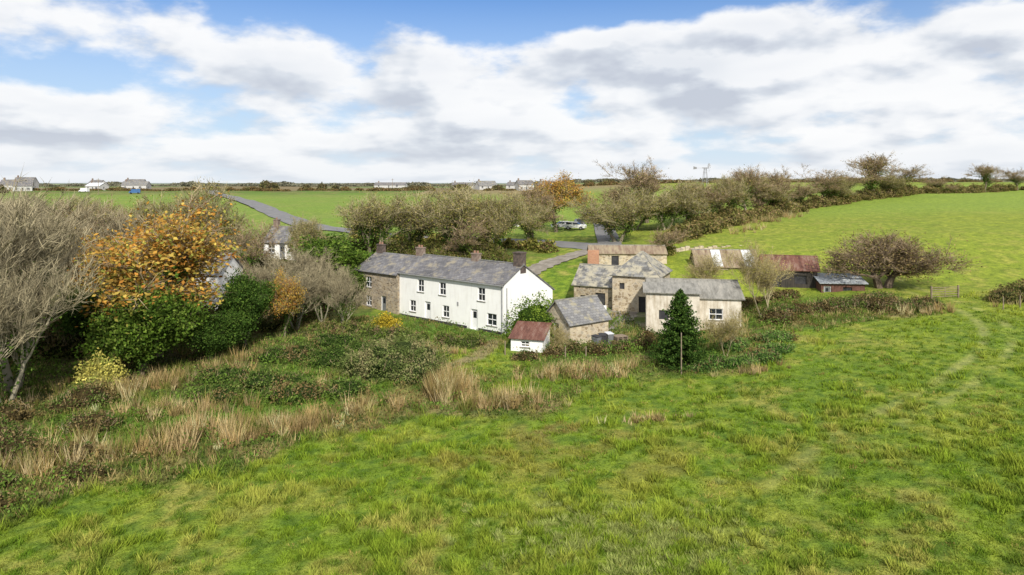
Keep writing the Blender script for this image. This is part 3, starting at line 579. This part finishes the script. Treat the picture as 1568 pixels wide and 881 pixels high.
# ---------------------------------------------------------------- trees placement
for (x,y,h,w) in [(-36,49,14.2,10),(-32.5,43.5,10,7),(-45,56,14.5,11),(-45,44,14,10)]: tree('bare','bare_ash_tree',x,y,h,w)
for (x,y,h,w) in [(-51,66,14,11),(-58,76,14,12),(-42,72,12.4,9.5),(-67,90,11,12),(-24,78,7.4,5.5),(-20,72,6.4,4),(-16.9,69,6.4,3.2),(-22,69.5,6,4.2),(-26,72,6.8,5)]: tree('bare','bare_ash_tree',x,y,h,w)
tree('orange','autumn_sycamore',-30.3,58.5,12.8,12,v=0);tree('orange','autumn_sycamore',8.6,133,11.2,12,v=1);tree('orange','autumn_sycamore',-22,66,6.6,3.6,v=1);tree('orange','autumn_sycamore',-38,66,11,7,v=0)
tree('green','ivy_clad_tree',-29.0,53.6,6.4,6.0,v=0);tree('dark','holly_tree',-24.6,62.5,6.4,3.6,v=1);tree('dark','holly_tree',-25.5,57.8,3.8,3.4);tree('dark','holly_tree',-36,60,5.5,5)
tree('green','evergreen_tree',-22.0,85,6.6,8.0,v=1);tree('green','evergreen_tree',-19,82,4.8,4.5,v=0)
for (x,y,h,w) in [(-41,88,12.6,10),(-47,96,10,9),(-20.4,100,9.6,9),(-28.8,93,7.2,5.5),(-52,108,8,9),(-68,110,8,10),(-9.6,101,10.6,12),(-3.4,103,9.4,8.5),(2.4,112,8.4,8),(17.5,113,8.8,10.5),(28,124,7,9),(33.8,129,8,9.5),(23,128,6.5,8),(-84,108,8.5,11),(-15.4,108,7.4,7)]: tree('olive','hedgerow_willow',x,y,h,w)
for (x,y,h,w) in [(-33.6,86,9.6,6.5),(-48,82,10.5,10),(-57,92,10,10),(-6.5,97,7.2,6),(3.4,118,9.8,8.5),(27.6,140,12.6,12),(37,128,8.2,8),(47,137,10.4,9.5),(59,149,9.6,9.5),(74,164,9.4,10),(97,183,12.0,13),(111,194,8.6,10),(129,206,5.0,9),(153,221,9.0,10),(171,231,7.4,9),(66,157,6.6,9),(85,174,7.0,9),(190,240,9,12),(52,143,8,8),(22,140,8,9)]: tree('brown','bare_hedgerow_tree',x,y,h,w)
for (x,y,h,w) in [(42,132,8.6,7),(54,145,8,9),(80,168,6.4,9),(104,188,6.4,9),(35,136,8,8)]: tree('olive','hedgerow_willow',x,y,h,w)
tree('thorn','hawthorn_tree',43,79.0,6.3,9.8);tree('pale','pale_birch_tree',25.3,68.6,7.8,5.4);tree('pale','pale_birch_tree',22.6,78.2,5.6,4.0)
tree('pale','pale_birch_tree',17.6,56.2,4.0,2.8);tree('brown','bare_hedgerow_tree',21.5,96,4.2,4.2)
tree('pale','pale_birch_tree',3.9,59.6,2.6,1.5)
def far_trees(name,items,pal,leaf): bush(name,items,pal,leaf,60,True,0)
rr=random.Random(3);it=[];xx=-330
while xx<300:
    xx+=rr.uniform(3,9);w_=rr.uniform(2.5,6)
    if not -48<xx<26 or rr.random()<.3: it.append((xx,392+rr.uniform(-5,5)+max(0,xx)*.1,w_,2.5,rr.choice((1.0,1.3,1.6,2.2))))
far_trees('distant_hedgerow',it,[(.10,.08,.04),(.16,.11,.06),(.11,.11,.05)],.4)
far_trees('distant_tree_clump',[(x,y,w,w*.7,h) for x,y,w,h in [(-143,398,5,6.0),(-139,398,3.5,4.2),(-112,402,3,4.4),(-121,402,3.5,3.4),(-104,402,2.6,3),(-60,415,8,2.6),(45,400,4,3),(56,400,5,3),(-280,352,5,7),(-262,350,4,4),(-300,360,6,6),(-320,350,7,7),(75,380,7,5),(25,385,4,3),(-30,405,6,3.5),(-8,398,4,3)]],[(.08,.075,.045),(.12,.10,.06),(.10,.11,.05)],.45)
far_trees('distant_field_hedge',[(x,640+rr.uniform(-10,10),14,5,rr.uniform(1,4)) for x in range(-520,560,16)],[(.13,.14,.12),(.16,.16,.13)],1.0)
hedge('field_hedge',[(24,106),(30,114),(38,124),(50,138),(62,151),(85,173),(110,194),(150,220),(200,244)],4.2,2.3,[(.09,.09,.03),(.16,.13,.06),(.12,.13,.045),(.20,.16,.09)],.2,55,5)
hedge('lane_hedge',[(-30,128),(-12,116),(-2,111),(5,107)],2.6,1.5,OL+[(.12,.09,.05)],.2,55,5)
hedge('woodland_undergrowth',[(-70,70),(-52,62),(-44,60),(-36,66),(-28,74),(-24,82),(-34,88),(-50,100)],7,2.4,[(.045,.055,.02),(.08,.08,.03),(.12,.09,.05),(.065,.09,.025)],.16,50,8)
hedge('back_undergrowth',[(-24,92),(-14,92),(-6,90),(-2,94),(-10,100),(-24,103)],5,2.2,[(.06,.07,.02),(.11,.10,.04),(.09,.12,.03)],.16,50,8)
BRM=[(.045,.08,.02),(.07,.115,.028),(.10,.14,.04),(.13,.10,.05)]
BRN=[(.09,.07,.032),(.14,.11,.055),(.07,.095,.028),(.18,.14,.08)]
bush('bramble_mound',[(-9,53.5,4.3,3.4,3.0),(-6.8,52.2,2.6,2.2,2.1),(-11.5,54,2.5,2.2,2.0)],[(.07,.10,.033),(.10,.135,.045),(.13,.16,.065),(.17,.17,.09)],.085,80,True,4)
bush('bramble_patch',[(-15,47.5,3.0,1.7,1.2),(-17.5,50,3.4,1.8,1.3),(-12,48.5,2.2,1.4,1.0),(-20.5,47.5,2.4,1.6,.9),(-14.5,56.5,3,2,1.2),(-19,58,3,2,1.4),(-16,62,2.8,2.2,1.6),(-12.6,60,2.6,1.8,1.4),(-22,52,2.6,1.5,1.2)],BRM,.09,65,True,8)
bush('bramble_thicket',[(-24,37.2,2.0,1.1,1.0),(-27.5,37,2.4,1.4,1.4),(-30,39,2.6,1.8,1.5),(-25.5,41.5,2.0,1.3,1.1),(-29,46,2.4,1.8,1.4),(-33,43,3,2,1.6),(-26,33.5,2.2,1.0,1.0),(-29,32.5,2.4,1.3,1.2),(-22,34.8,1.6,.8,.7),(-24.5,31.6,1.8,.8,.7)],BRN+BRM[:3],.08,65,True,12)
hedge('garden_hedge',[(-20,70),(-15,66),(-12,64.6),(-8.5,63.4),(-5,62.6),(-3.4,63.3)],2.2,1.2,[(.07,.10,.028),(.10,.14,.035),(.13,.14,.05),(.16,.12,.08)],.09,70,8)
bush('yellow_shrub',[(-12.6,68.3,1.8,1.2,1.9)],[(.30,.24,.03),(.36,.29,.04),(.2,.2,.04)],.09,90)
bush('yellow_shrub',[(-30.4,50.2,1.7,1.4,2.5)],[(.34,.33,.09),(.40,.38,.12),(.22,.26,.07)],.10,80)
bush('laurel_bush',[(2.5,65.2,3.0,2.0,3.9),(4.4,66.0,1.9,1.5,3.3)],[(.06,.11,.02),(.09,.15,.025),(.12,.18,.03)],.11,85)
bush('garden_shrubs',[(9.5,60.0,1.7,1.1,1.0),(7.4,59.4,1.4,1,1.0),(11.5,60.6,1.5,1.2,1.4),(13.6,58.4,1.3,1.1,1.3),(5.3,59.6,1.0,.8,1.3),(12.4,62.5,1.5,1,1.3),(3.6,58.8,1.2,.8,1.1),(15.2,61,1.3,1.1,1.6),(1.2,57.6,1.4,.7,.8)],BRN+BRM[:2],.08,75,True,16)
bush('nettle_bank',[(17.5,53.4,1.9,1.2,.8),(19.8,54.4,1.8,1.3,.9),(14.8,53,1.4,1.0,.7),(21.8,56.5,1.6,1.5,.7),(23,60,2,1.8,.7),(19,58.2,1.4,1.4,1.1),(16.2,54.2,1.2,1,.8)],[(.06,.12,.03),(.09,.16,.04),(.11,.18,.06),(.13,.10,.05)],.09,70,True,10)
hedge('bramble_hedge',[(24,66),(28,69.5),(33,70.5),(38,69.5),(43.0,68.5)],3.6,1.2,BRN+BRM[:3],.09,60,14)
hedge('garden_boundary_hedge',[(23,72),(27,76),(32,77.5)],1.8,1.0,BRN,.1,50,10)
hedge('clipped_field_hedge',[(49,70),(53,70.5),(58,72),(66,74)],3.2,2.0,[(.08,.095,.035),(.13,.11,.05),(.11,.13,.04),(.18,.14,.08)],.1,70,10)
bush('barnside_bush',[(22.0,98,1.6,1.4,2.0)],OL,.12,60)
# spruce
def spruce(name,x,y,h,w):
    g=Geo();n=50
    g.tubes(np.array([[0,0,-.4]]),np.array([[0,0,h]]),np.array([.14]),np.array([.01]),np.array([[.1,.08,.06]]),6)
    P=[];C=[]
    for i in range(n):
        for k in range(14):
            z=h*(.03+.96*((i+rng.uniform(-.6,.6))/n)**.95 if i>1 else .03);R=w/2*(1-z/h)**.74+.05
            a=rng.uniform(0,6.283);r=R*(rng.uniform(.6,1.12) if k else rng.uniform(1.05,1.22));m_=int(30*r)+4;t=rng.uniform(.05,1,m_)
            dz=-.20*r*t+.32*r*t*t;sp=.14*(.5+r*.35)*(1.2-t*.75)
            px=np.cos(a)*r*t+rng.normal(size=m_)*sp;py=np.sin(a)*r*t+rng.normal(size=m_)*sp
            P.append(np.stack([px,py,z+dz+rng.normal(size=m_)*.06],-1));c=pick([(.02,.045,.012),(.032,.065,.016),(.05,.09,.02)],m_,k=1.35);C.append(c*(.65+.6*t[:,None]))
    P=np.concatenate(P);C=np.concatenate(C);g.leaves(P,rng.uniform(.05,.11,len(P)),C,m=1)
    obj(name,g.build(name,['bark','leaf']),(x,y,h1(x,y)))
spruce('spruce_tree',13.4,54.3,6.1,4.9)
# ---------------------------------------------------------------- grass
def inhouse(x,y):
    lx=(x+.8)*.766-(y-67)*.643;ly=(x+.8)*.643+(y-67)*.766
    a=(lx>-23.3)&(lx<.2)&(ly>-.4)&(ly<8.3)
    for (x0,x1,y0,y1) in ((-.5,3.2,59.6,63.6),(3.5,9.2,62,69),(6.8,19,78,92),(12.8,23,66,78)): a|=(x>x0)&(x<x1)&(y>y0)&(y<y1)
    return a
g=Geo()
n=270000;u=rng.uniform(0,1,n);y=21/(1-u*(1-21/75.));x=rng.uniform(-1,1,n)*(y*.8+5)
k=(y>20)&~inhouse(x,y);x,y=x[k],y[k];r=rough(x,y);k=rng.uniform(0,1,len(x))>r*.75;x,y,r=x[k],y[k],r[k]
tn=fbm(x*2.0,y*2.0,55,3);tn2=fbm(x*.45,y*.45,66,2);tm=trackmask(x,y)
hh=(.03+.26*sstep(.45,.70,tn)*(.3+1.2*sstep(.35,.65,tn2)))*rng.uniform(.6,1.4,len(x))*(1-.6*tm)+r*.15
c=gcol(x,y)*(.75+.75*sstep(.42,.70,tn))[:,None]*rng.uniform(.68,1.35,(len(x),1))+np.array([.07,.055,.010])*(sstep(.5,.72,tn)*sstep(.35,.65,tn2))[:,None]
for q in range(3):
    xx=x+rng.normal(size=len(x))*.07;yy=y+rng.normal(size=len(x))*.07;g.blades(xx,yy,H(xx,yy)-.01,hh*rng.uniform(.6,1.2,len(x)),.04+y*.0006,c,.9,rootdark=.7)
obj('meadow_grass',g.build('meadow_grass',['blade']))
g=Geo()
def tufts(g,x,y,nb,h,w,cols,spread=.14,lean=.45,fan=True):
    n=len(x);c=np.repeat(cols,nb,0)*rng.uniform(.72,1.22,(n*nb,1));cx=np.repeat(x,nb);cy=np.repeat(y,nb);X=cx+rng.normal(size=n*nb)*spread;Y=cy+rng.normal(size=n*nb)*spread
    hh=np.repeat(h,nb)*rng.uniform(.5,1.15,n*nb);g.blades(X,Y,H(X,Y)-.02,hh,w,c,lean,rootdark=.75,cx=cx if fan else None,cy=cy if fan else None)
n=330;x=rng.normal(4.8,2.2,n);y=rng.normal(28.6,1.7,n);tufts(g,x,y,64,rng.uniform(.13,.26,n),.05,np.array([.36,.41,.12])*rng.uniform(.7,1.2,(n,1)),.12,1.1)
n=4600;y=rng.uniform(23,66,n);x=rng.uniform(-1,1,n)*(y*.78+4);k=(rough(x,y)<.3)&~inhouse(x,y)&(fbm(x*.3,y*.3,12,2)>.40)&(trackmask(x,y)<.2);x,y=x[k],y[k]
tufts(g,x,y,22,rng.uniform(.08,.22,len(x)),.05,pick([(.18,.23,.045),(.14,.21,.03),(.27,.24,.08),(.09,.16,.018),(.07,.14,.015)],len(x)),.13,1.1)
obj('grass_tussocks',g.build('grass_tussocks',['blade']))
# pale dead grass
g=Geo();ST=[(.60,.48,.29),(.52,.40,.23),(.70,.59,.39),(.42,.32,.16),(.22,.24,.07),(.44,.40,.22),(.30,.24,.12)]
def patch(cx,cy,rx,ry,ang,n,h,nb=26):
    n=int(n*.5);a=rng.normal(size=n)*.5*rx;b_=rng.normal(size=n)*.5*ry;ca,sa=math.cos(ang),math.sin(ang);x=cx+a*ca-b_*sa;y=cy+a*sa+b_*ca
    k=~inhouse(x,y)&(fbm(x*.8,y*.8,21,2)>.48);x,y=x[k],y[k];cc=pick(ST,len(x),k=1.0)
    tufts(g,x,y,nb,h*rng.uniform(.35,1.4,len(x)),.06,cc,.12,.55)
patch(-20,38.8,7,2.4,.45,560,1.15);patch(-15.5,41.0,4,1.6,.3,230,1.0);patch(-25,35.5,4,1.4,.5,160,.9);patch(-27,49.5,6,2.2,.9,240,1.0)
patch(-22,56,7,2.4,.95,320,1.0);patch(-18,64,4,1.6,.9,160,1.0);patch(-4.3,48.2,2.0,1.8,0,330,1.5);patch(-.6,46,3.2,1.0,.15,260,1.15);patch(-9.5,44.8,3.2,1.5,.2,150,1.0)
patch(4.6,52.6,5,1.4,.05,280,.9);patch(8.8,42.6,2.8,.5,.1,90,.5,12);patch(-7,61,3.5,1.0,-.3,100,.8);patch(-13.5,51,3,1.4,.2,90,.9);patch(10,54.8,2,.8,0,60,.8);patch(18.5,51.8,2.4,.7,.2,50,.6)
patch(40,66.5,3,1,0,80,.9);patch(33,67.5,3,1,0,70,.8);patch(52,68,3,1,.1,90,.9);patch(-20,44,5,2.6,.3,90,.9);patch(-32,47,4,4,.3,120,.9);patch(-12,43,4,1.4,.3,80,.8);patch(-24,45,4,2,.5,80,.9)
patch(47,128,4,3,.7,160,1.2,14);patch(56,138,6,3,.8,160,1.2,14);patch(40,116,5,2,.7,130,1.0,14)
obj('pale_dead_grass',g.build('pale_dead_grass',['blade']))
g=Geo();n=150000;y=rng.uniform(26,76,n);x=rng.uniform(-44,46,n);r=rough(x,y)*(x>-y*.95);k=(rng.uniform(0,1,n)<r*.8)&~inhouse(x,y);x,y=x[k],y[k]
nn=fbm(x*.5,y*.5,41,3);z=H(x,y)+rng.uniform(0,.15,len(x))+.85*sstep(.42,.72,nn)*rng.uniform(.2,1,len(x))
g.leaves(np.stack([x,y,z],-1),rng.uniform(.05,.12,len(x)),pick([(.15,.12,.055),(.075,.09,.026),(.07,.12,.026),(.09,.155,.03)],len(x),np.clip((fbm(x*.25,y*.25,43,3)-.3)*2.4,0,1)),m=0)
n=18000;y=rng.uniform(28,76,n);x=rng.uniform(-40,44,n);k=(rng.uniform(0,1,n)<rough(x,y)*.8)&~inhouse(x,y)&(fbm(x*.4,y*.4,91,3)>.47);x,y=x[k],y[k]
tufts(g,x,y,10,rng.uniform(.25,.7,len(x)),.055,pick([(.28,.22,.11),(.18,.16,.07),(.12,.18,.035),(.10,.165,.03),(.35,.30,.16),(.08,.14,.025)],len(x)),.12,.7)
obj('rough_undergrowth',g.build('rough_undergrowth',['leaf']))
# ---------------------------------------------------------------- light, sky, camera
SUN_EL=math.radians(38);SUN_ROT=math.radians(168)
w=bpy.data.worlds.new('World');scene.world=w;w.use_nodes=True;nt=w.node_tree;nt.nodes.clear()
out=nt.nodes.new('ShaderNodeOutputWorld');bg=nt.nodes.new('ShaderNodeBackground');bg.inputs[1].default_value=.1;nt.links.new(bg.outputs[0],out.inputs[0])
sky=nt.nodes.new('ShaderNodeTexSky');sky.sky_type='NISHITA';sky.sun_disc=False;sky.sun_elevation=SUN_EL;sky.sun_rotation=SUN_ROT;sky.dust_density=.6;sky.ozone_density=2.5
tc=nt.nodes.new('ShaderNodeTexCoord');sp=nt.nodes.new('ShaderNodeSeparateXYZ');nt.links.new(tc.outputs['Generated'],sp.inputs[0])
def M(op,a,b=0,c=0,clamp=False):
    n=nt.nodes.new('ShaderNodeMath');n.operation=op;n.use_clamp=clamp
    for i,v in enumerate((a,b,c)):
        if hasattr(v,'links'): nt.links.new(v,n.inputs[i])
        else: n.inputs[i].default_value=v
    return n.outputs[0]
def sst(a,b,x):
    n=nt.nodes.new('ShaderNodeMapRange');n.interpolation_type='SMOOTHSTEP';n.inputs[1].default_value=a;n.inputs[2].default_value=b;nt.links.new(x,n.inputs[0]);return n.outputs[0]
az=M('ARCTAN2',sp.outputs[0],sp.outputs[1]);el=M('MAXIMUM',sp.outputs[2],0.0)
ep=M('POWER',el,.75)
def cvec(du,dv,sx,sy,off):
    c=nt.nodes.new('ShaderNodeCombineXYZ');nt.links.new(M('MULTIPLY_ADD',az,sx,du+off),c.inputs[0]);nt.links.new(M('MULTIPLY_ADD',ep,sy,dv),c.inputs[1]);c.inputs[2].default_value=off;return c.outputs[0]
def gauss(a0,e0,sa,se):
    a=M('POWER',M('ABSOLUTE',M('MULTIPLY',M('SUBTRACT',az,a0),1/sa)),2);e=M('POWER',M('ABSOLUTE',M('MULTIPLY',M('SUBTRACT',el,e0),1/se)),2)
    return M('EXPONENT',M('MULTIPLY',M('ADD',a,e),-1))
n1=noise(nt,cvec(0,0,5.4,10,3.9),1.0,7,.53);n1b=noise(nt,cvec(.12,.28,5.4,10,3.9),1.0,4,.53)
low=noise(nt,cvec(0,0,2.6,9,8.1),1.0,3,.5)
hole=M('ADD',gauss(-.08,.275,.42,.06),M('ADD',M('MULTIPLY',gauss(.60,.23,.16,.04),.25),M('MULTIPLY',gauss(-.60,.13,.18,.035),.45)));cum=gauss(.36,.17,.26,.055)
dens=M('ADD',n1,M('MULTIPLY',hole,-.50));dens=M('MULTIPLY_ADD',cum,.18,dens);dens=M('ADD',dens,.09)
mask=sst(.42,.57,dens)
lit=M('MULTIPLY_ADD',M('SUBTRACT',n1,n1b),4.6,.76,True)
thick=sst(.50,.72,dens)
shade=M('SUBTRACT',lit,M('MULTIPLY',M('MULTIPLY',thick,sst(.35,.65,low)),.5),0,True)
cc=ramp(nt,shade,[(0,(5.8,6.2,7.0)),(.35,(7.2,7.6,8.2)),(.65,(9.0,9.15,9.4)),(1,(10,10,10))])
sk=mix(nt,1.0,sky.outputs[0],(.54,.88,1.28),'MULTIPLY')
hzm=nt.nodes.new('ShaderNodeMapRange');hzm.inputs[1].default_value=0.0;hzm.inputs[2].default_value=.26;hzm.inputs[3].default_value=.97;hzm.inputs[4].default_value=.10;nt.links.new(el,hzm.inputs[0])
base=mix(nt,hzm.outputs[0],sk,(6.9,8.1,9.3))
col=mix(nt,M('MULTIPLY',mask,.95),base,cc)
hb=nt.nodes.new('ShaderNodeMapRange');hb.inputs[1].default_value=0;hb.inputs[2].default_value=.06;hb.inputs[3].default_value=.6;hb.inputs[4].default_value=0;nt.links.new(el,hb.inputs[0])
col=mix(nt,hb.outputs[0],col,(8.2,8.6,9.1))
nt.links.new(col,bg.inputs[0])
sl=bpy.data.lights.new('sun','SUN');sl.energy=5.0;sl.angle=math.radians(2);sl.color=(1,.94,.84);so=bpy.data.objects.new('sun',sl);scene.collection.objects.link(so)
d=Vector((math.sin(SUN_ROT)*math.cos(SUN_EL),math.cos(SUN_ROT)*math.cos(SUN_EL),math.sin(SUN_EL)));so.rotation_euler=d.to_track_quat('Z','Y').to_euler();so.location=(0,-20,60)
cam=bpy.data.cameras.new('camera');co=bpy.data.objects.new('camera',cam);scene.collection.objects.link(co);co.location=(0,0,15);co.rotation_euler=(math.radians(90),0,0)
cam.lens=24;cam.sensor_width=36;cam.shift_y=-.1024;cam.clip_end=12000;cam.clip_start=.5;scene.camera=co
scene.view_settings.view_transform='Standard';scene.view_settings.look='None';scene.view_settings.exposure=0
